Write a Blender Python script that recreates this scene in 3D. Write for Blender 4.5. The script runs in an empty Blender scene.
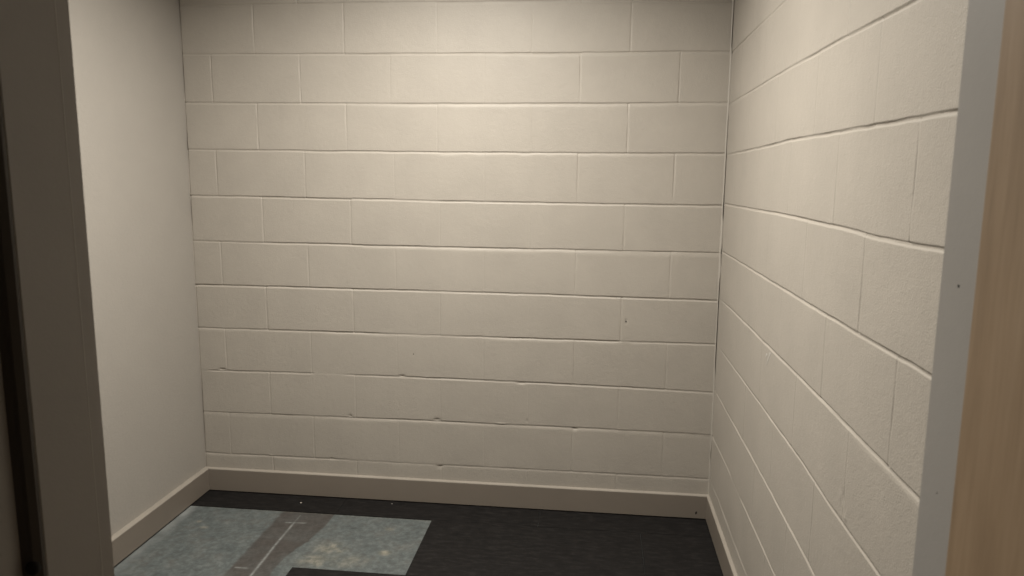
import bpy, bmesh, math, random
import numpy as np
from mathutils import Matrix, Vector

# ---------------------------------------------------------------- camera, world, light, exposure
scn = bpy.context.scene
col = scn.collection
CAM = Vector((1.70657, -3.16020, 1.51422))
F = Vector((-0.1122, 0.9820, -0.1521)).normalized()
R = Vector((0.9934, 0.1147, 0.0078)); R = (R - F * R.dot(F)).normalized()
U = R.cross(F).normalized()
cd = bpy.data.cameras.new('camera')
cam = bpy.data.objects.new('camera', cd); col.objects.link(cam)
cam.matrix_world = Matrix(((R.x, U.x, -F.x, CAM.x), (R.y, U.y, -F.y, CAM.y), (R.z, U.z, -F.z, CAM.z), (0, 0, 0, 1)))
cd.sensor_width = 36.0
cd.lens = 729.94 / 1024 * 36
cd.clip_start = 0.02
cd.dof.use_dof = True
cd.dof.focus_distance = 3.0
cd.dof.aperture_fstop = 9.0
scn.camera = cam

scn.view_settings.view_transform = 'Standard'
scn.view_settings.look = 'None'
scn.view_settings.gamma = 1.0
scn.view_settings.use_curve_mapping = False
scn.view_settings.exposure = 0.0

world = bpy.data.worlds.new('world'); scn.world = world
world.use_nodes = True
world.node_tree.nodes['Background'].inputs[0].default_value = (1.0, 0.80, 0.60, 1)
world.node_tree.nodes['Background'].inputs[1].default_value = 0.026

CEIL = 2.70
LX, LY = 1.10, -1.12
ld = bpy.data.lights.new('ceiling_lamp_light', 'AREA')
ld.shape = 'DISK'; ld.size = 0.16; ld.energy = 65; ld.color = (0.995, 0.95, 0.868); ld.spread = math.radians(158)
lo = bpy.data.objects.new('ceiling_lamp_light', ld); col.objects.link(lo)
lo.location = (LX, LY, CEIL - 0.045)

# corridor lamp behind the viewer, dim
l2 = bpy.data.lights.new('corridor_light', 'AREA')
l2.shape = 'RECTANGLE'; l2.size = 0.6; l2.size_y = 0.6; l2.energy = 0.4; l2.color = (1.0, 0.84, 0.66)
lo2 = bpy.data.objects.new('corridor_light', l2); col.objects.link(lo2)
lo2.location = (1.2, -4.6, 2.5)

# ---------------------------------------------------------------- measures
XL, XR = -0.1360, 2.2382          # left and right wall planes
YF = -2.40                        # room face of the front wall
P, Z1, HB = 0.2032, 0.1893, 0.1115
Y0 = 1.8446                       # right wall joint 0 lies at y = -Y0
rng = np.random.RandomState(7)
random.seed(3)

# ---------------------------------------------------------------- helpers
def tag(o, label=None, cat=None, group=None, kind=None):
    if label: o['label'] = label
    if cat: o['category'] = cat
    if group: o['group'] = group
    if kind: o['kind'] = kind
    return o

def link(name, me, mat=None, parent=None):
    o = bpy.data.objects.new(name, me); col.objects.link(o)
    if mat: me.materials.append(mat)
    if parent: o.parent = parent
    return o

def add_box(bm, x0, x1, y0, y1, z0, z1):
    v = [bm.verts.new((x, y, z)) for x in (x0, x1) for y in (y0, y1) for z in (z0, z1)]
    for f in ((0, 1, 3, 2), (4, 6, 7, 5), (0, 4, 5, 1), (2, 3, 7, 6), (0, 2, 6, 4), (1, 5, 7, 3)):
        bm.faces.new([v[i] for i in f])

def add_prism(bm, pts, h0, h1, axis='z'):
    """closed outline pts (2D) swept along an axis"""
    def at(p, h):
        if axis == 'z': return (p[0], p[1], h)
        if axis == 'x': return (h, p[0], p[1])
        return (p[0], h, p[1])
    a = [bm.verts.new(at(p, h0)) for p in pts]
    b = [bm.verts.new(at(p, h1)) for p in pts]
    n = len(pts)
    bm.faces.new(a); bm.faces.new(b[::-1])
    for i in range(n):
        bm.faces.new((a[i], b[i], b[(i + 1) % n], a[(i + 1) % n]))

def add_lathe(bm, prof, c, axis='z', n=48):
    rings = []
    for r, h in prof:
        ring = []
        for i in range(n):
            a = 2 * math.pi * i / n
            if axis == 'z': q = (c[0] + r * math.cos(a), c[1] + r * math.sin(a), c[2] + h)
            elif axis == 'x': q = (c[0] + h, c[1] + r * math.cos(a), c[2] + r * math.sin(a))
            else: q = (c[0] + r * math.cos(a), c[1] + h, c[2] + r * math.sin(a))
            ring.append(bm.verts.new(q))
        rings.append(ring)
    for a, b in zip(rings, rings[1:]):
        for i in range(n):
            bm.faces.new((a[i], a[(i + 1) % n], b[(i + 1) % n], b[i]))
    bm.faces.new(rings[0][::-1]); bm.faces.new(rings[-1])

def finish(bm, name, mat, parent=None, bevel=0, seg=2, smooth=False):
    bmesh.ops.recalc_face_normals(bm, faces=bm.faces)
    me = bpy.data.meshes.new(name); bm.to_mesh(me); bm.free()
    o = link(name, me, mat, parent)
    if smooth:
        for p in me.polygons: p.use_smooth = True
    if bevel:
        m = o.modifiers.new('bevel', 'BEVEL'); m.width = bevel; m.segments = seg; m.limit_method = 'ANGLE'
    return o

# ---------------------------------------------------------------- materials
class NT:
    def __init__(s, name, rough=0.6, spec=0.5):
        s.m = bpy.data.materials.new(name); s.m.use_nodes = True
        s.t = s.m.node_tree; s.n = s.t.nodes
        s.b = s.n['Principled BSDF']; s.b.inputs['Roughness'].default_value = rough
        s.b.inputs['Specular IOR Level'].default_value = spec
        s.tc = s.n.new('ShaderNodeTexCoord')
    def lk(s, a, b): s.t.links.new(a, b)
    def mapping(s, scale=(1, 1, 1)):
        k = s.n.new('ShaderNodeMapping'); k.inputs['Scale'].default_value = scale
        s.lk(s.tc.outputs['Object'], k.inputs['Vector']); return k.outputs[0]
    def noise(s, scale, detail=3, rough=0.5, vec=None):
        k = s.n.new('ShaderNodeTexNoise'); k.inputs['Scale'].default_value = scale
        k.inputs['Detail'].default_value = detail; k.inputs['Roughness'].default_value = rough
        s.lk(vec if vec else s.tc.outputs['Object'], k.inputs['Vector']); return k.outputs['Fac']
    def ramp(s, fac, stops):
        k = s.n.new('ShaderNodeValToRGB'); e = k.color_ramp.elements
        while len(e) > 1: e.remove(e[0])
        e[0].position = stops[0][0]; e[0].color = (*stops[0][1], 1)
        for p, c in stops[1:]:
            q = e.new(p); q.color = (*c, 1)
        s.lk(fac, k.inputs[0]); return k.outputs[0]
    def mix(s, fac, a, b):
        k = s.n.new('ShaderNodeMix'); k.data_type = 'RGBA'
        if isinstance(fac, (int, float)): k.inputs[0].default_value = fac
        else: s.lk(fac, k.inputs[0])
        for i, v in ((6, a), (7, b)):
            if isinstance(v, tuple): k.inputs[i].default_value = (*v, 1)
            else: s.lk(v, k.inputs[i])
        return k.outputs[2]
    def math(s, op, a, b=0.0, c=None):
        k = s.n.new('ShaderNodeMath'); k.operation = op
        for i, v in enumerate((a, b) if c is None else (a, b, c)):
            if isinstance(v, (int, float)): k.inputs[i].default_value = v
            else: s.lk(v, k.inputs[i])
        return k.outputs[0]
    def color(s, v):
        if isinstance(v, tuple): s.b.inputs['Base Color'].default_value = (*v, 1)
        else: s.lk(v, s.b.inputs['Base Color'])
    def bump(s, h, strength, dist):
        k = s.n.new('ShaderNodeBump'); k.inputs['Strength'].default_value = strength
        k.inputs['Distance'].default_value = dist
        s.lk(h, k.inputs['Height']); s.lk(k.outputs[0], s.b.inputs['Normal'])

def paint(name, c, var=0.03, rough=0.55, bs=260, bd=0.0006, fine=0.6):
    m = NT(name, rough, 0.35)
    lo_, hi_ = tuple(v * (1 - var) for v in c), tuple(min(1, v * (1 + var)) for v in c)
    m.color(m.ramp(m.noise(5, 4, 0.6), [(0.3, lo_), (0.7, hi_)]))
    m.bump(m.math('ADD', m.noise(bs, 2, 0.6), m.math('MULTIPLY', m.noise(bs / 5, 2), 0.8)), fine, bd)
    return m.m

WALL = (0.378, 0.345, 0.301)
M_block = paint('painted_block', WALL, 0.04, 0.5, 300, 0.0013, 0.7)
M_dry = paint('painted_drywall', (0.355, 0.328, 0.293), 0.02, 0.6, 300, 0.0012, 0.7)
M_ceil = paint('ceiling_paint', (0.32, 0.30, 0.28), 0.02, 0.8)
M_base = paint('baseboard_paint', (0.205, 0.176, 0.146), 0.03, 0.4, 140, 0.0003, 0.3)
M_frame = paint('steel_frame_paint', (0.325, 0.308, 0.286), 0.03, 0.5, 400, 0.0004, 0.4)
M_caulk = paint('white_caulk', (0.42, 0.39, 0.345), 0.02, 0.4)
M_chip = paint('bare_scuff', (0.50, 0.48, 0.45), 0.02, 0.7)
M_rub = NT('black_rubber', 0.6); M_rub.color((0.07, 0.062, 0.052)); M_rub = M_rub.m
M_hole = NT('dark_hole', 0.9); M_hole.color((0.01, 0.009, 0.008)); M_hole = M_hole.m
M_metal = NT('brushed_steel', 0.35); M_metal.color((0.5, 0.48, 0.45)); M_metal.b.inputs['Metallic'].default_value = 1; M_metal = M_metal.m
M_lamp = NT('lamp_diffuser', 0.5); M_lamp.color((0.9, 0.88, 0.84))
M_lamp.b.inputs['Emission Color'].default_value = (1, 0.885, 0.73, 1); M_lamp.b.inputs['Emission Strength'].default_value = 2.0; M_lamp = M_lamp.m

def wood():
    m = NT('pale_wood_veneer', 0.45, 0.4)
    v = m.mapping((7, 7, 0.7))
    g = m.noise(6, 6, 0.6, v)
    fine = m.noise(60, 3, 0.6, m.mapping((5, 5, 0.25)))
    base = m.ramp(g, [(0.32, (0.25, 0.172, 0.103)), (0.5, (0.32, 0.224, 0.138)), (0.66, (0.37, 0.268, 0.174))])
    dark = m.ramp(fine, [(0.35, (0.26, 0.178, 0.105)), (0.6, (0.345, 0.243, 0.152))])
    m.color(m.mix(0.35, base, dark))
    m.bump(fine, 0.15, 0.0003)
    return m.m
M_wood = wood()

def vinyl():
    m = NT('charcoal_vinyl', 0.7, 0.2)
    st = m.noise(9, 5, 0.65, m.mapping((1.0, 4.0, 1)))
    sp = m.noise(38, 4, 0.75, m.mapping((0.45, 1.6, 1)))
    a = m.ramp(st, [(0.32, (0.004, 0.0035, 0.0033)), (0.68, (0.013, 0.0116, 0.0112))])
    b = m.ramp(sp, [(0.36, (0.002, 0.0018, 0.0018)), (0.52, (0.009, 0.0079, 0.0076)), (0.70, (0.030, 0.0272, 0.026))])
    m.color(m.mix(0.5, a, b))
    m.bump(sp, 0.4, 0.0006)
    return m.m
M_vinyl = vinyl()

def concrete():
    m = NT('bare_concrete', 0.75, 0.3)
    at = m.n.new('ShaderNodeAttribute'); at.attribute_name = 'marks'
    sep = m.n.new('ShaderNodeSeparateColor'); m.lk(at.outputs['Color'], sep.inputs[0])
    n1 = m.noise(9, 7, 0.7); n2 = m.noise(34, 6, 0.75); n3 = m.noise(120, 3, 0.6)
    c1 = m.ramp(n1, [(0.34, (0.060, 0.072, 0.073)), (0.50, (0.095, 0.108, 0.106)), (0.66, (0.125, 0.125, 0.116))])
    c2 = m.ramp(n2, [(0.34, (0.055, 0.052, 0.048)), (0.5, (0.092, 0.104, 0.103)), (0.66, (0.165, 0.182, 0.178))])
    c = m.mix(0.5, c1, c2)
    brown = m.ramp(n2, [(0.35, (0.048, 0.0435, 0.0395)), (0.65, (0.072, 0.065, 0.059))])
    c = m.mix(sep.outputs[0], c, brown)
    pale = m.ramp(n2, [(0.4, (0.13, 0.13, 0.108)), (0.6, (0.25, 0.235, 0.19))])
    c = m.mix(sep.outputs[2], c, pale)
    c = m.mix(sep.outputs[1], c, (0.25, 0.262, 0.255))
    sp = m.ramp(n3, [(0.66, (0, 0, 0)), (0.74, (1, 1, 1))])
    c = m.mix(m.math('MULTIPLY', sp, 0.35), c, (0.22, 0.23, 0.215))
    m.color(c)
    m.bump(m.math('ADD', n2, n3), 0.3, 0.001)
    return m.m
M_conc = concrete()

# ---------------------------------------------------------------- masonry walls as real relief
CURV = {11: (-11.2, 24.1, 17), 10: (3.3, -12.8, 14.5), 9: (3.3, -10.3, 7.9), 8: (3.5, -11.2, 6.8), 7: (1.8, -11.4, 2.9),
        6: (2.1, -9.0, 0.25), 5: (-2.1, 0.1, -0.3), 4: (0.3, -0.1, -0.2), 3: (-7.6, 11.9, -0.2), 2: (-3.8, 8.5, -1.8),
        1: (-0.55, 1.7, -3.1), 12: (0, 0, 8), 13: (0, 0, 8)}
CURV[11] = (-7.0, 2.5, 16.6)
def zj_back(k, x):
    a, b, c = CURV[k]
    return Z1 + P * (k - 1) + 0.001 * (a * x * x + b * x + c)
RC = {10: [(0, -2), (0.9, 6), (1.6, 2)], 9: [(0, -5), (0.9, 6), (1.3, 4), (1.8, 0)], 8: [(0, -5), (0.63, -1), (1.0, 6), (1.35, 4), (1.97, 2)],
      7: [(0, -5), (0.95, 1), (1.4, -1), (1.72, -4.5), (2, -2.6)], 6: [(0, -2), (1.45, -2), (2, 0)], 5: [(0, -1), (0.25, 3), (1.1, 3), (1.5, 1), (2, -2)],
      4: [(0, 1), (0.7, 4.8), (1.33, 6), (1.55, -2), (2, -3)], 3: [(0, 3), (0.8, 5), (1.1, 1), (1.5, -5)], 2: [(0, -3), (0.35, 6), (0.65, 0), (1.1, 2)],
      1: [(0, 2), (0.25, 8), (0.6, 4), (0.8, 6)], 11: [(0, 0)], 12: [(0, 0)], 13: [(0, 0)]}
def zj_right(k, u):
    pts = RC[k]
    return Z1 + P * (k - 1) + 0.001 * np.interp(u, [q[0] for q in pts], [q[1] for q in pts])

def dens(lo_, hi_, centres, half, fine, coarse):
    out, t = [], lo_
    cs = sorted(centres)
    while t < hi_:
        out.append(t)
        t += fine if any(abs(t + 1e-4 - c) < half for c in cs) else coarse
    out.append(hi_)
    return np.array(out)

def smooth_noise(shape_pts, cell, seed):
    """value noise on (u, z) points"""
    u, z = shape_pts; r = np.random.RandomState(seed); g = r.rand(64, 64)
    a, b = u / cell + 20, z / cell + 20
    i, j = np.floor(a).astype(int), np.floor(b).astype(int)
    fa, fb = a - i, b - j; fa = fa * fa * (3 - 2 * fa); fb = fb * fb * (3 - 2 * fb)
    G = lambda p, q: g[p % 64, q % 64]
    return (G(i, j) * (1 - fa) + G(i + 1, j) * fa) * (1 - fb) + (G(i, j + 1) * (1 - fa) + G(i + 1, j + 1) * fa) * fb - 0.5

def relief(us, zs, zj, xjoint, hstr, vstr, seed, pits, edge, gw=0.0042, gd=0.0032):
    Ug, Zg = np.meshgrid(us, zs, indexing='ij')
    d = np.zeros_like(Ug)
    wob = smooth_noise((Ug, Zg), 0.05, seed) * 0.0025 + smooth_noise((Ug, Zg), 0.17, seed + 1) * 0.003
    prof = lambda t, w: np.exp(-(t / w) ** 4 * 0.7)
    zk = {k: zj(k, Ug) for k in range(1, 14)}
    r = np.random.RandomState(seed + 5)
    # blocks: tiny in-out offset and tilt, course by course
    for k in range(0, 14):
        lo_z = zk[k] if k in zk else np.full_like(Ug, -9.0)
        hi_z = zk[k + 1] if k + 1 in zk else np.full_like(Ug, 9.0)
        inrow = (Zg >= lo_z) & (Zg < hi_z)
        xs = xjoint(k)
        idx = np.searchsorted(np.array(xs), Ug)
        offs = r.uniform(-0.0005, 0.0005, len(xs) + 2); tilt = r.uniform(-0.0016, 0.0016, len(xs) + 2)
        d += inrow * (offs[idx] + tilt[idx] * (Zg - np.nan_to_num(lo_z) - 0.1) * (k in zk))
        for n_, xc in enumerate(xs):
            s = vstr(k, n_, xc)
            if s <= 0: continue
            w = 0.0034
            e = prof(Ug - xc - wob * 0.6, w) * s * 0.0022
            fade = 0.65 + 1.1 * smooth_noise((Ug, Zg), 0.05, seed + 31 + k)
            d -= inrow * e * np.clip(fade, 0.1, 1.2)
    for k in range(1, 14):
        s = hstr(k, Ug)
        t = Zg - zk[k] - wob * 0.7
        fade = 1 + 0.55 * smooth_noise((Ug, Zg), 0.09, seed + 60 + k)
        d -= prof(t, gw) * s * gd * np.clip(fade, 0.3, 1.4)
    for (pu, pz, ru, rz, dep) in pits:
        d -= dep * np.exp(-(((Ug - pu) / ru) ** 2 + ((Zg - pz) / rz) ** 2))
    d += smooth_noise((Ug, Zg), 0.012, seed + 9) * 0.0003 + smooth_noise((Ug, Zg), 0.4, seed + 11) * 0.0008
    d += edge(Ug, Zg)
    return Ug, Zg, d

def relief_mesh(name, Ug, Zg, d, place, back, mat, kind='structure'):
    nu, nz = Ug.shape
    front = place(Ug.ravel(), Zg.ravel(), d.ravel())
    iu = np.r_[np.arange(nu), np.full(nz - 2, nu - 1), np.arange(nu - 1, -1, -1), np.zeros(nz - 2, int)]
    iz = np.r_[np.zeros(nu, int), np.arange(1, nz - 1), np.full(nu, nz - 1), np.arange(nz - 2, 0, -1)]
    rim = iu * nz + iz
    bk = place(Ug.ravel()[rim], Zg.ravel()[rim], np.full(len(rim), back))
    V = np.vstack([front, bk]); n0 = len(front); m = len(rim)
    A = (np.arange(nu - 1)[:, None] * nz + np.arange(nz - 1)[None]).ravel()
    quads = np.stack([A, A + nz, A + nz + 1, A + 1], 1)
    j = np.arange(m)
    skirt = np.stack([rim[j], n0 + j, n0 + (j + 1) % m, rim[(j + 1) % m]], 1)
    loops = np.concatenate([quads.ravel(), skirt.ravel(), n0 + j[::-1]])
    starts = np.concatenate([np.arange(len(quads) + len(skirt)) * 4, [4 * (len(quads) + len(skirt))]])
    me = bpy.data.meshes.new(name)
    me.vertices.add(len(V)); me.vertices.foreach_set('co', V.astype(np.float32).ravel())
    me.loops.add(len(loops)); me.loops.foreach_set('vertex_index', loops.astype(np.int32))
    me.polygons.add(len(starts)); me.polygons.foreach_set('loop_start', starts.astype(np.int32))
    sm = np.ones(len(starts), bool); sm[len(quads):] = False
    me.polygons.foreach_set('use_smooth', sm)
    me.update(calc_edges=True); me.validate()
    return tag(link(name, me, mat), kind=kind)

# back wall -----------------------------------------------------------------
ROWX = {10: -1, 9: 0, 8: 1, 7: -1, 6: 3, 5: 2, 4: 2, 3: 4, 2: 0, 1: 5, 0: 0, 11: 0, 12: 0}
def xj_back(k):
    par = (k + 1) % 2                      # course above joint k
    out = []
    for i in range(0, 12):
        if i % 2 != (1 if k % 2 == 0 else 0): continue
        x = i * P
        # slight bow of the joint positions seen over the lower courses
        bow = 0.0 if k >= 8 else 0.010 * math.sin(math.pi * min(x, 1.3) / 1.3) - 0.006 * max(0, (x - 1.3)) / 0.9
        x += bow
        if XL + 0.02 < x < XR - 0.02: out.append(x)
    return out
def pw(u, pts): return np.interp(u, [q[0] for q in pts], [q[1] for q in pts])
HB_ = {13: [(0, .8)], 12: [(0, .8)], 11: [(-.1, .6), (.5, .9), (1.5, .8), (2.2, .6)], 10: [(-.1, .35), (.15, .9), (2, 1), (2.2, .5)], 9: [(-.1, .8), (2, 1), (2.2, .8)],
       8: [(-.1, .7), (1, 1.1), (2.2, .8)], 7: [(-.1, 1.1), (.75, 1.2), (.85, .5), (1.0, .9), (2.2, 1)],
       6: [(-.1, .45), (.18, .5), (.22, 1.1), (2.2, .9)], 5: [(-.1, 1.3), (.9, 1.2), (1, .8), (2.2, 1)],
       4: [(-.1, .7), (.3, .9), (.45, 1.0), (.7, .9), (1.0, .3), (1.3, .9), (1.8, 1.3), (1.84, .15), (1.88, .6), (2.2, .7)],
       3: [(-.1, .1), (-.07, .8), (.40, .9), (.43, .05), (.55, .05), (.6, .6), (1, 1), (2, .9), (2.2, .7)],
       2: [(-.1, .7), (.3, .8), (.4, .4), (.6, 1), (1.0, 1), (1.3, .5), (1.5, .8), (2.2, .6)],
       1: [(-.1, .6), (.5, .7), (.6, .2), (1, .4), (1.4, .5), (2.2, .5)]}
def hs_back(k, u): return pw(u, HB_[k]) * (0.72 if k <= 3 else 0.9)
VB = {}
def vs_back(k, n, x):
    faint = 0.30 if 0.70 < x < 1.55 else 0.85
    if k in (1, 2, 3): faint *= 0.7
    return faint * random.Random(k * 31 + n).uniform(0.75, 1.15)
pits_b = [(1.847, .8898, .003, .003, .006), (.8976, .7101, .003, .003, .004), (1.4187, .4179, .004, .004, .003), (1.9558, .1151, .004, .005, .006),
          (-.025, .6045, .013, .003, .007), (.8425, .606, .012, .003, .006), (.96, .603, .005, .005, -.002), (.5915, .404, .008, .004, .0035),
          (.60, .411, .004, .006, -.002), (1.0039, .4045, .014, .003, .004), (1.6357, .391, .012, .0035, .005), (1.6357, .383, .008, .003, -.002),
          (1.39, .592, .02, .004, .003), (1.0163, .180, .015, .004, .005), (1.03, .176, .01, .004, -.003), (1.30, .40, .02, .004, -.002),
          (.50, .19, .012, .004, .003), (.20, .19, .01, .004, -.002)]
# heights where the corner crack stands open
OPEN = [(0, 0), (.25, .2), (.30, .8), (.38, .1), (.66, .2), (.72, 1), (1.05, 1), (1.12, .2), (1.2, .7), (1.25, .1), (1.34, .1), (1.36, 1.6), (1.42, 1.6), (1.44, .7), (1.75, .6), (1.8, .1), (2.0, .1), (2.05, .9), (2.3, .4), (2.6, 0)]
def edge_back(u, z):
    # drywall meets the blocks at the left: a thin open crack
    e = -0.006 * np.exp(-((u - XL - 0.002) / 0.0035) ** 4) * (0.7 + smooth_noise((u, z), 0.15, 91))
    op = np.clip(pw(z, OPEN) - 0.35, 0, 1.3)
    e = e - 0.011 * op * (0.7 + smooth_noise((u, z), 0.03, 77)) * np.exp(-((u - XR + 0.0022) / 0.0024) ** 4)
    return e
ub = dens(XL - 0.02, XR + 0.02, [i * P + 0.003 for i in range(0, 12)] + [XL + 0.004, XR - 0.003], 0.018, 0.0014, 0.006)
zb = dens(-0.01, CEIL + 0.02, [zj_back(k, x) for k in range(1, 14) for x in (0, 1.05, 2.2)], 0.011, 0.0015, 0.010)
Ug, Zg, d = relief(ub, zb, zj_back, xj_back, hs_back, vs_back, 11, pits_b, edge_back)
relief_mesh('wall_back', Ug, Zg, d, lambda u, z, t: np.stack([u, -t, z], 1), -0.19, M_block)

for px, pz, pr in ((1.847, .8898, .0028), (.8976, .7101, .0020)):
    bm = bmesh.new(); add_lathe(bm, [(pr, 0.004), (pr, -0.0016), (pr * 0.5, -0.0018)], (px, 0, pz), 'y', 14)
    finish(bm, 'nail_hole', M_hole, bpy.data.objects['wall_back'])

# right wall ----------------------------------------------------------------
def xj_right(k):
    out = []
    for i in range(-3, 10):
        if (i % 2 == 0) != (k % 2 == 1): continue
        y = Y0 - P * i
        if 0.02 < y < -YF - 0.01: out.append(y + 0.003 * math.sin(k * 2.1 + i))
    return sorted(out)
HR = {k: [(0, .5), (.4, .9), (2.4, 1)] for k in range(1, 14)}
HR[10] = [(0, 1), (.4, .9), (.7, .4), (1, .9), (2.4, 1)]
HR[9] = [(0, .4), (.3, .8), (2, 1.2)]
HR[8] = [(0, .35), (.4, .9), (.9, 1.1), (2.4, 1.3)]
HR[7] = [(0, .9), (1, 1.1), (2.4, 1.2)]
HR[6] = [(0, .7), (2.4, 1.1)]
HR[5] = [(0, .15), (.3, .9), (2.4, 1.0)]
HR[4] = [(0, .15), (.3, .6), (.5, .8), (2.4, 1)]
HR[3] = [(0, .4), (.5, .9), (2.4, .9)]
HR[2] = [(0, .8), (.42, .8), (.48, .1), (.62, .2), (.7, .8), (2.4, .7)]
HR[1] = [(0, .3), (.2, .6), (2.4, .6)]
def hs_right(k, u): return pw(u, HR[k])
def vs_right(k, n, y):
    s = 0.25 + 0.6 * min(1, max(0, (y - 0.9) / 0.8))
    return s * random.Random(k * 17 + n).uniform(0.8, 1.15)
pits_r = [(1.635, .850, .006, .008, .003), (1.66, .815, .006, .006, -.002), (1.62, .845, .004, .006, -.003)]
def edge_right(u, z):
    # hairline crack beside the caulk, open only over some heights
    op = np.clip(pw(z, OPEN) - 0.35, 0, 1.3)
    return -0.007 * op * np.exp(-((u - 0.006) / 0.0032) ** 4)
ur = dens(-0.01, -YF + 0.0, [Y0 - i * P for i in range(-3, 10)] + [0.005], 0.015, 0.0016, 0.006)
zr = dens(-0.01, CEIL + 0.02, [float(zj_right(k, x)) for k in range(1, 14) for x in (0.0, 1.0, 2.0)], 0.010, 0.0014, 0.010)
Ug, Zg, d = relief(ur, zr, zj_right, xj_right, hs_right, vs_right, 47, pits_r, edge_right, 0.0036, 0.0026)
# flip u so that the front faces look into the room
relief_mesh('wall_right', Ug[::-1], Zg[::-1], d[::-1], lambda u, z, t: np.stack([XR - t, -u, z], 1), -0.19, M_block)

# caulk bead down the right corner
bm = bmesh.new()
zz = np.linspace(HB, CEIL, 120); prev = None
for i, z in enumerate(zz):
    w = 0.0085 + 0.0012 * math.sin(z * 9) * math.sin(z * 3.3 + 1)
    if z < 0.65: w = 0.0065
    h = 0.0030 if z > 0.65 else 0.0018
    g = 0.0040 * min(1.0, max(0.0, (float(np.interp(z, [q_[0] for q_ in OPEN], [q_[1] for q_ in OPEN])) - 0.30) * 2.2)) - 0.0004
    q = [bm.verts.new((XR - g, 0.004, z)), bm.verts.new((XR - w, 0.004, z)), bm.verts.new((XR - w, -0.0002, z)),
         bm.verts.new((XR - w + 0.0012, -h * 0.8, z)), bm.verts.new((XR - g - 0.0010, -h, z)), bm.verts.new((XR - g, -h * 0.7, z))]
    if prev:
        for a in range(6): bm.faces.new((prev[a], prev[(a + 1) % 6], q[(a + 1) % 6], q[a]))
    prev = q
tag(finish(bm, 'trim_1', M_caulk, smooth=True), kind='structure')

# left wall, front wall, ceiling ---------------------------------------------
bm = bmesh.new(); add_box(bm, XL - 0.12, XL, YF - 0.0, 0.02, -0.01, CEIL + 0.02)
tag(finish(bm, 'wall_left', M_dry), kind='structure')

OX0, OX1 = 1.1394, 2.0470          # clear opening between the jambs
YS = -2.504                        # stop face
YO = -2.56                         # corridor face of the frame
STOP = 0.018
HEAD = 2.10
bm = bmesh.new()
add_box(bm, XL - 0.12, OX0 - 0.03, YO + 0.012, YF - 0.008, -0.01, CEIL + 0.02)
add_box(bm, OX1 + 0.03, XR + 0.19, YO + 0.012, YF - 0.008, -0.01, CEIL + 0.02)
add_box(bm, OX0 - 0.03, OX1 + 0.03, YO + 0.012, YF - 0.008, HEAD + 0.03, CEIL + 0.02)
tag(finish(bm, 'wall_front', M_dry), kind='structure')
bm = bmesh.new(); add_box(bm, XL - 0.12, XR + 0.19, YF - 0.15, 0.19, CEIL, CEIL + 0.08)
tag(finish(bm, 'ceiling', M_ceil), kind='structure')

# steel door frame: two jambs and a head, pressed profile with stop and rabbet
fr = bpy.data.objects.new('door_frame', None); col.objects.link(fr)
fr.location = (0, 0, 0)
tag(fr, 'taupe painted steel door frame around the closet doorway', 'door frame')
def jamb(sgn, x):
    f = lambda dx, y: (x + sgn * dx, y)
    pts = [f(-0.05, YF), f(-0.0015, YF), f(0, YF - 0.0015)]
    pts += [f(0, YS + 0.0015), f(-0.0015, YS), f(-STOP, YS), f(-STOP, YO + 0.0015), f(-STOP - 0.0015, YO), f(-0.05, YO),
            f(-0.05, YO + 0.012), f(-0.03, YO + 0.012), f(-0.03, YF - 0.008), f(-0.05, YF - 0.008)]
    bm = bmesh.new(); add_prism(bm, pts, 0.0, HEAD + 0.05)
    return finish(bm, 'jamb', M_frame, fr)
jl = jamb(1, OX0); jr = jamb(-1, OX1)
jl['label'] = 'shadowed left jamb of the door frame'; jr['label'] = 'lit right jamb of the door frame'
bm = bmesh.new()
pts = [(YF, HEAD + 0.05), (YF, HEAD), (YS, HEAD), (YS, HEAD + STOP), (YO, HEAD + STOP), (YO, HEAD + 0.05), (YO + 0.012, HEAD + 0.05),
       (YO + 0.012, HEAD + 0.03), (YF - 0.008, HEAD + 0.03), (YF - 0.008, HEAD + 0.05)]
add_prism(bm, pts, OX0, OX1, 'x')
finish(bm, 'head', M_frame, fr)
# rubber seal on the stop, left jamb, and its bulb
bm = bmesh.new()
pts = [(OX0 - 0.0005, YS), (OX0 - 0.0005, YS - 0.004), (OX0 - 0.006, YS - 0.0095), (OX0 - 0.012, YS - 0.0095), (OX0 - STOP, YS - 0.012), (OX0 - STOP, YS)]
add_prism(bm, pts, 0.02, HEAD)
g = finish(bm, 'weather_seal', M_rub, fr); g['label'] = 'black rubber seal strip along the left jamb'
bm = bmesh.new(); add_lathe(bm, [(0.0075, 0.0), (0.0075, -0.004), (0.006, -0.006), (0.002, -0.0065)], (OX0 - 0.0075, YS - 0.007, 1.106), 'y', 24)
s = finish(bm, 'silencer', M_hole, fr, smooth=True); s['label'] = 'small round black rubber bumper on the left jamb'
bm = bmesh.new(); add_prism(bm, [(OX0 - 0.0005, -2.4210), (OX0 + 0.0002, -2.4213), (OX0 + 0.0002, -2.4223), (OX0 - 0.0005, -2.4226)], 0.0, HEAD)
finish(bm, 'pale_ridge', M_chip, jl)['label'] = 'thin pale ridge down the jamb'  # thin raised strip along the crease, paler than the jamb
for y, z, q_ in ((-2.4370, 1.4149, 0.0015), (-2.4362, 1.2085, 0.0007)):
    bm = bmesh.new(); add_lathe(bm, [(q_, 0.0004), (q_, -0.0003), (q_ / 2, -0.0005)], (OX1, y, z), 'x', 12)
    finish(bm, 'screw', M_hole, jr)

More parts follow.
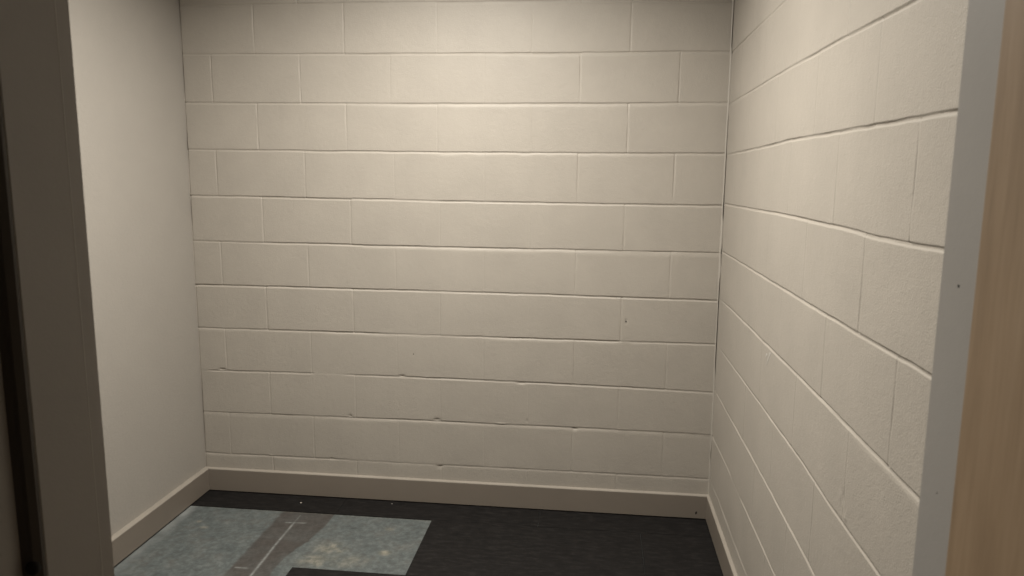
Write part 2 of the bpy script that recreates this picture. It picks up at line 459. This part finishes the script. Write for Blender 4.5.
# wooden door, swung open to the corridor at the right
dr = bpy.data.objects.new('door_1', None); col.objects.link(dr); tag(dr, kind='structure')
DX0, DX1, DYN, DYF = 2.0195, 2.0630, -2.522, -3.425
bm = bmesh.new(); add_box(bm, DX0, DX1, DYF, DYN, 0.008, HEAD - 0.004)
finish(bm, 'door_leaf', M_wood, dr, bevel=0.0015)
for z in (0.25, 1.05, 1.85):
    bm = bmesh.new(); add_box(bm, DX1 + 0.0005, DX1 + 0.0022, -2.558, -2.524, z - 0.05, z + 0.05)
    add_lathe(bm, [(0.006, -0.05), (0.006, 0.05)], (DX1 + 0.009, -2.567, z), 'z', 20)
    finish(bm, 'hinge', M_metal, dr)
for s_, xx in ((-1, DX0), (1, DX1)):
    bm = bmesh.new()
    add_lathe(bm, [(0.026, 0), (0.026, s_ * 0.008), (0.012, s_ * 0.010), (0.011, s_ * 0.045)], (xx, -3.36, 1.0), 'x', 32)
    add_box(bm, xx + s_ * 0.034, xx + s_ * 0.048, -3.37, -3.25, 0.99, 1.01)
    finish(bm, 'door_handle', M_metal, dr, bevel=0.002)

# ---------------------------------------------------------------- floor
GX0, GX1, GX2 = XL + 0.020, 1.014, 0.564
GY0, GY1, GY2 = -0.171, -0.622, -1.079
ZC = -0.004
xs = np.unique(np.r_[np.linspace(XL - 0.1, -0.115, 4), np.arange(-0.115, 1.03, 0.0035), np.linspace(1.03, XR + 0.1, 8)])
ys = np.unique(np.r_[np.linspace(-4.6, -1.1, 8), np.arange(-1.1, -0.13, 0.0035), np.linspace(-0.13, 0.1, 4)])
X, Y = np.meshgrid(xs, ys, indexing='ij')
V = np.stack([X.ravel(), Y.ravel(), np.full(X.size, ZC)], 1); n0 = len(V)
A = (np.arange(len(xs) - 1)[:, None] * len(ys) + np.arange(len(ys) - 1)[None]).ravel()
quads = np.stack([A, A + len(ys), A + len(ys) + 1, A + 1], 1)
me = bpy.data.meshes.new('floor')
cx0, cx1, cy0, cy1 = xs[0], xs[-1], ys[0], ys[-1]
me.from_pydata([tuple(v) for v in V] + [(cx0, cy0, -0.1), (cx1, cy0, -0.1), (cx1, cy1, -0.1), (cx0, cy1, -0.1)], [],
               [tuple(int(i) for i in q) for q in quads] + [(n0 + 3, n0 + 2, n0 + 1, n0)])
ca = me.color_attributes.new('marks', 'FLOAT_COLOR', 'POINT')
x, y = V[:, 0], V[:, 1]
wn = smooth_noise((x, y), 0.02, 5) * 0.010 + smooth_noise((x, y), 0.06, 6) * 0.014
sst = lambda a, b, t: np.clip((t - a) / (b - a), 0, 1) ** 2 * (3 - 2 * np.clip((t - a) / (b - a), 0, 1))
rightedge = np.interp(-y, [0.16, 0.25, 0.37, 0.42, 0.48, 0.55, 0.62, 0.70, 1.1], [0.568, 0.563, 0.552, 0.545, 0.520, 0.500, 0.498, 0.500, 0.5])
strip = sst(0.318, 0.334, x + wn * 0.5) * (1 - sst(-0.004, 0.004, x - rightedge + wn * 0.6))
strip *= 0.80 + 0.35 * (smooth_noise((x, y), 0.05, 8) + 0.3)
xc = np.interp(-y, [0.25, 0.47, 0.70, 1.1], [0.418, 0.421, 0.430, 0.44])
chalk = np.exp(-((x - xc) / 0.0048) ** 2) * sst(0.258, 0.268, -y)
chalk = np.maximum(chalk, 0.85 * np.exp(-((y + 0.268 + (x - .43) * -0.06) / 0.0042) ** 2) * sst(0.374, 0.385, x) * (1 - sst(0.465, 0.48, x)))
chalk = np.maximum(chalk, 0.45 * np.exp(-((x - 0.418) / 0.003) ** 2) * sst(0.19, 0.2, -y) * (1 - sst(0.258, 0.262, -y)))
chalk = np.maximum(chalk, 0.7 * np.exp(-((y + 0.652) / 0.005) ** 2) * sst(0.335, 0.345, x) * (1 - sst(0.385, 0.40, x)))
chalk *= 0.62 + 0.6 * smooth_noise((x, y), 0.01, 12)
g2 = lambda a, b, ra, rb: np.exp(-(((x - a) / ra) ** 2 + ((y - b) / rb) ** 2) ** 1.5)
br = np.clip(0.7 + 1.3 * smooth_noise((x, y), 0.022, 15), 0, 1)
pale = np.maximum.reduce([0.9 * g2(.66, -.47, .06, .05) * br, 0.8 * g2(.63, -.565, .07, .045) * br, 0.55 * g2(.75, -.55, .09, .05) * br,
                          0.95 * g2(.888, -.470, .024, .020), 0.5 * g2(.85, -.27, .02, .015), 0.7 * g2(.0, -.31, .012, .012), 0.5 * g2(.05, -.36, .02, .012),
                          0.2 * np.exp(-((y - GY0) / 0.006) ** 2) * (x < GX1)])
chalk = np.maximum(chalk, 1.0 * np.exp(-(np.maximum(x + 0.113, 0) / 0.030) ** 2) * sst(0.16, 0.17, -y) * (0.8 + smooth_noise((x, y), 0.05, 14)) * (1 - 0.6 * sst(0.35, 0.6, -y)))
cc = np.ones((len(V) + 4, 4), np.float32); cc[:n0, 0] = np.clip(strip, 0, 1); cc[:n0, 1] = np.clip(chalk, 0, 1); cc[:n0, 2] = np.clip(pale, 0, 1); cc[n0:, :3] = 0
ca.data.foreach_set('color', cc.ravel())
tag(link('floor', me, M_conc), kind='structure')

# dark plank flooring with the gap, tiles 0.914 x 0.457, half bond, hairline seams
root = bpy.data.objects.new('vinyl_flooring', None); col.objects.link(root)
root.location = (0, 0, 0)
bm = bmesh.new()
TX0, TX1 = XL + 0.004, XR - 0.004
def tile(x0, x1, y0, y1, lift=0.0, seam=0.0007):
    x0, x1 = max(x0, TX0), min(x1, TX1)
    if x1 - x0 < 0.01: return
    a = seam; c = 0.00025
    o = [(x0 + a, y0 + a), (x1 - a, y0 + a), (x1 - a, y1 - a), (x0 + a, y1 - a)]
    i_ = [(x0 + a + c, y0 + a + c), (x1 - a - c, y0 + a + c), (x1 - a - c, y1 - a - c), (x0 + a + c, y1 - a - c)]
    v0 = [bm.verts.new((*q, ZC)) for q in o]; v1 = [bm.verts.new((*q, lift - 0.0003)) for q in o]; v2 = [bm.verts.new((*q, lift)) for q in i_]
    bm.faces.new(v0[::-1]); bm.faces.new(v2)
    for j in range(4):
        k = (j + 1) % 4
        bm.faces.new((v0[j], v0[k], v1[k], v1[j])); bm.faces.new((v1[j], v1[k], v2[k], v2[j]))
W_, D_ = 0.9144, 0.457
row = 0; ytop = -0.004; ybot = GY0
while ytop > -4.4:
    x0 = (1.486 if row == 0 else (GX1 + W_ if row % 2 == 1 else GX2 + W_)) - 4 * W_
    while x0 < TX1:
        gone = (row == 1 and x0 + W_ < GX1 + 0.01 and ytop > -1) or (row == 2 and x0 + W_ < GX2 + 0.01)
        inside = ytop > YO - 0.2
        if not gone: tile(x0, x0 + W_, ybot, ytop, lift=random.uniform(-0.0001, 0.0001))
        x0 += W_
    ytop = ybot; ybot = ybot - D_; row += 1
vf = finish(bm, 'plank_field', M_vinyl, root)
tag(root, 'charcoal plank flooring with a rectangular gap that shows bare grey concrete', 'flooring')
# two specks of debris lying on the flooring
for nm, (px, py), r_, lab in (('pale_crumb', (.3742, -.085), .004, 'tiny pale crumb on the dark flooring between concrete gap and back baseboard'),
                              ('plaster_chip', (.7961, -.0398), .003, 'tiny grey plaster chip on the dark flooring close to the back baseboard')):
    bm = bmesh.new(); bmesh.ops.create_icosphere(bm, subdivisions=2, radius=r_)
    for v in bm.verts: v.co = Vector((v.co.x * random.uniform(.8, 1.2), v.co.y * random.uniform(.7, 1.1), v.co.z * 0.45)) + Vector((px, py, r_ * 0.42))
    o = finish(bm, nm, M_caulk if nm == 'pale_crumb' else M_frame)
    tag(o, lab, 'debris')

# ---------------------------------------------------------------- baseboards with an eased top edge
def prof_base(t=0.0125, h=HB):
    p_ = [(0, 0.0045), (t - 0.001, 0.0045), (t, 0.0055), (t, h - 0.0050)]
    for a in (20, 45, 70): p_.append((t - 0.005 + 0.005 * math.cos(math.radians(a)), h - 0.005 + 0.005 * math.sin(math.radians(a))))
    return p_ + [(t - 0.005, h), (0, h)]
bm = bmesh.new(); add_prism(bm, [(-q[0] - 0.0003, q[1]) for q in prof_base()], XL, XR, 'x')
tag(finish(bm, 'baseboard_back', M_base), kind='structure')
bm = bmesh.new(); add_prism(bm, [(XL + q[0], q[1]) for q in prof_base(0.0215)], YF, -0.0135, 'y')
tag(finish(bm, 'baseboard_left', M_base), kind='structure')
bm = bmesh.new(); add_prism(bm, [(XR - q[0], q[1]) for q in prof_base()], YF, -0.0135, 'y')
tag(finish(bm, 'baseboard_right', M_base), kind='structure')
# lighter strip along each baseboard top, its colour paints in the lit edge
M_bead = paint('highlight_bead', (0.31, 0.278, 0.238), 0.08, 0.45)
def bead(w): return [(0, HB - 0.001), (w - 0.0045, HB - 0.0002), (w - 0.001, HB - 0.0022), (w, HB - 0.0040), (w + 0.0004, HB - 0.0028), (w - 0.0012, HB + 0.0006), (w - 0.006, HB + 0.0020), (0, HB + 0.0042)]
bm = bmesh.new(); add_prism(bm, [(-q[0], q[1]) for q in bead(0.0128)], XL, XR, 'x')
finish(bm, 'highlight_bead', M_bead, bpy.data.objects['baseboard_back'], smooth=False)
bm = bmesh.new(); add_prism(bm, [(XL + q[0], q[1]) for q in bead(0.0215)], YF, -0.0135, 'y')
finish(bm, 'highlight_bead', M_bead, bpy.data.objects['baseboard_left'])
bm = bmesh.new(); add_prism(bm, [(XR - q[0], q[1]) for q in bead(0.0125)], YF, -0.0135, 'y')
finish(bm, 'highlight_bead', M_bead, bpy.data.objects['baseboard_right'])
# nail hole in the back baseboard
bm = bmesh.new(); add_lathe(bm, [(0.0045, 0.002), (0.0045, -0.0004), (0.002, -0.0007)], (2.183, -0.0128, 0.031), 'y', 14)
for v in bm.verts: v.co.z = 0.031 + (v.co.z - 0.031) * 1.5 + (v.co.x - 2.183) * 0.4
finish(bm, 'nail_hole', M_hole, bpy.data.objects['baseboard_back'])

# pale scuff on the right wall
bm = bmesh.new()
def stroke(a, b, w):
    (ya, za), (yb, zb_) = a, b
    dy, dz = yb - ya, zb_ - za; L = math.hypot(dy, dz); ny, nz_ = -dz / L * w / 2, dy / L * w / 2
    pts = [(ya + ny, za + nz_), (yb + ny * .5, zb_ + nz_ * .5), (yb - ny * .5, zb_ - nz_ * .5), (ya - ny, za - nz_)]
    add_prism(bm, pts, XR + 0.001, XR - 0.0009, 'x')
stroke((-.940, .992), (-.912, .960), .007); stroke((-.912, .962), (-.905, .945), .006); stroke((-.898, .978), (-.890, .968), .008)
finish(bm, 'paint_scuff', M_chip, bpy.data.objects['wall_right'])

# ---------------------------------------------------------------- ceiling lamp in the middle of the room
lp = bpy.data.objects.new('ceiling_lamp', None); col.objects.link(lp); lp.location = (LX, LY, CEIL)
tag(lp, 'flat round white ceiling lamp lighting the middle of the closet', 'lamp')
bm = bmesh.new(); add_lathe(bm, [(0.15, 0.0), (0.15, -0.018), (0.142, -0.026), (0.130, -0.026), (0.130, -0.010)], (0, 0, 0))
finish(bm, 'rim', M_metal, lp, smooth=False)
bm = bmesh.new(); add_lathe(bm, [(0.128, -0.012), (0.128, -0.026), (0.11, -0.032), (0.05, -0.036)], (0, 0, 0))
finish(bm, 'diffuser', M_lamp, lp)
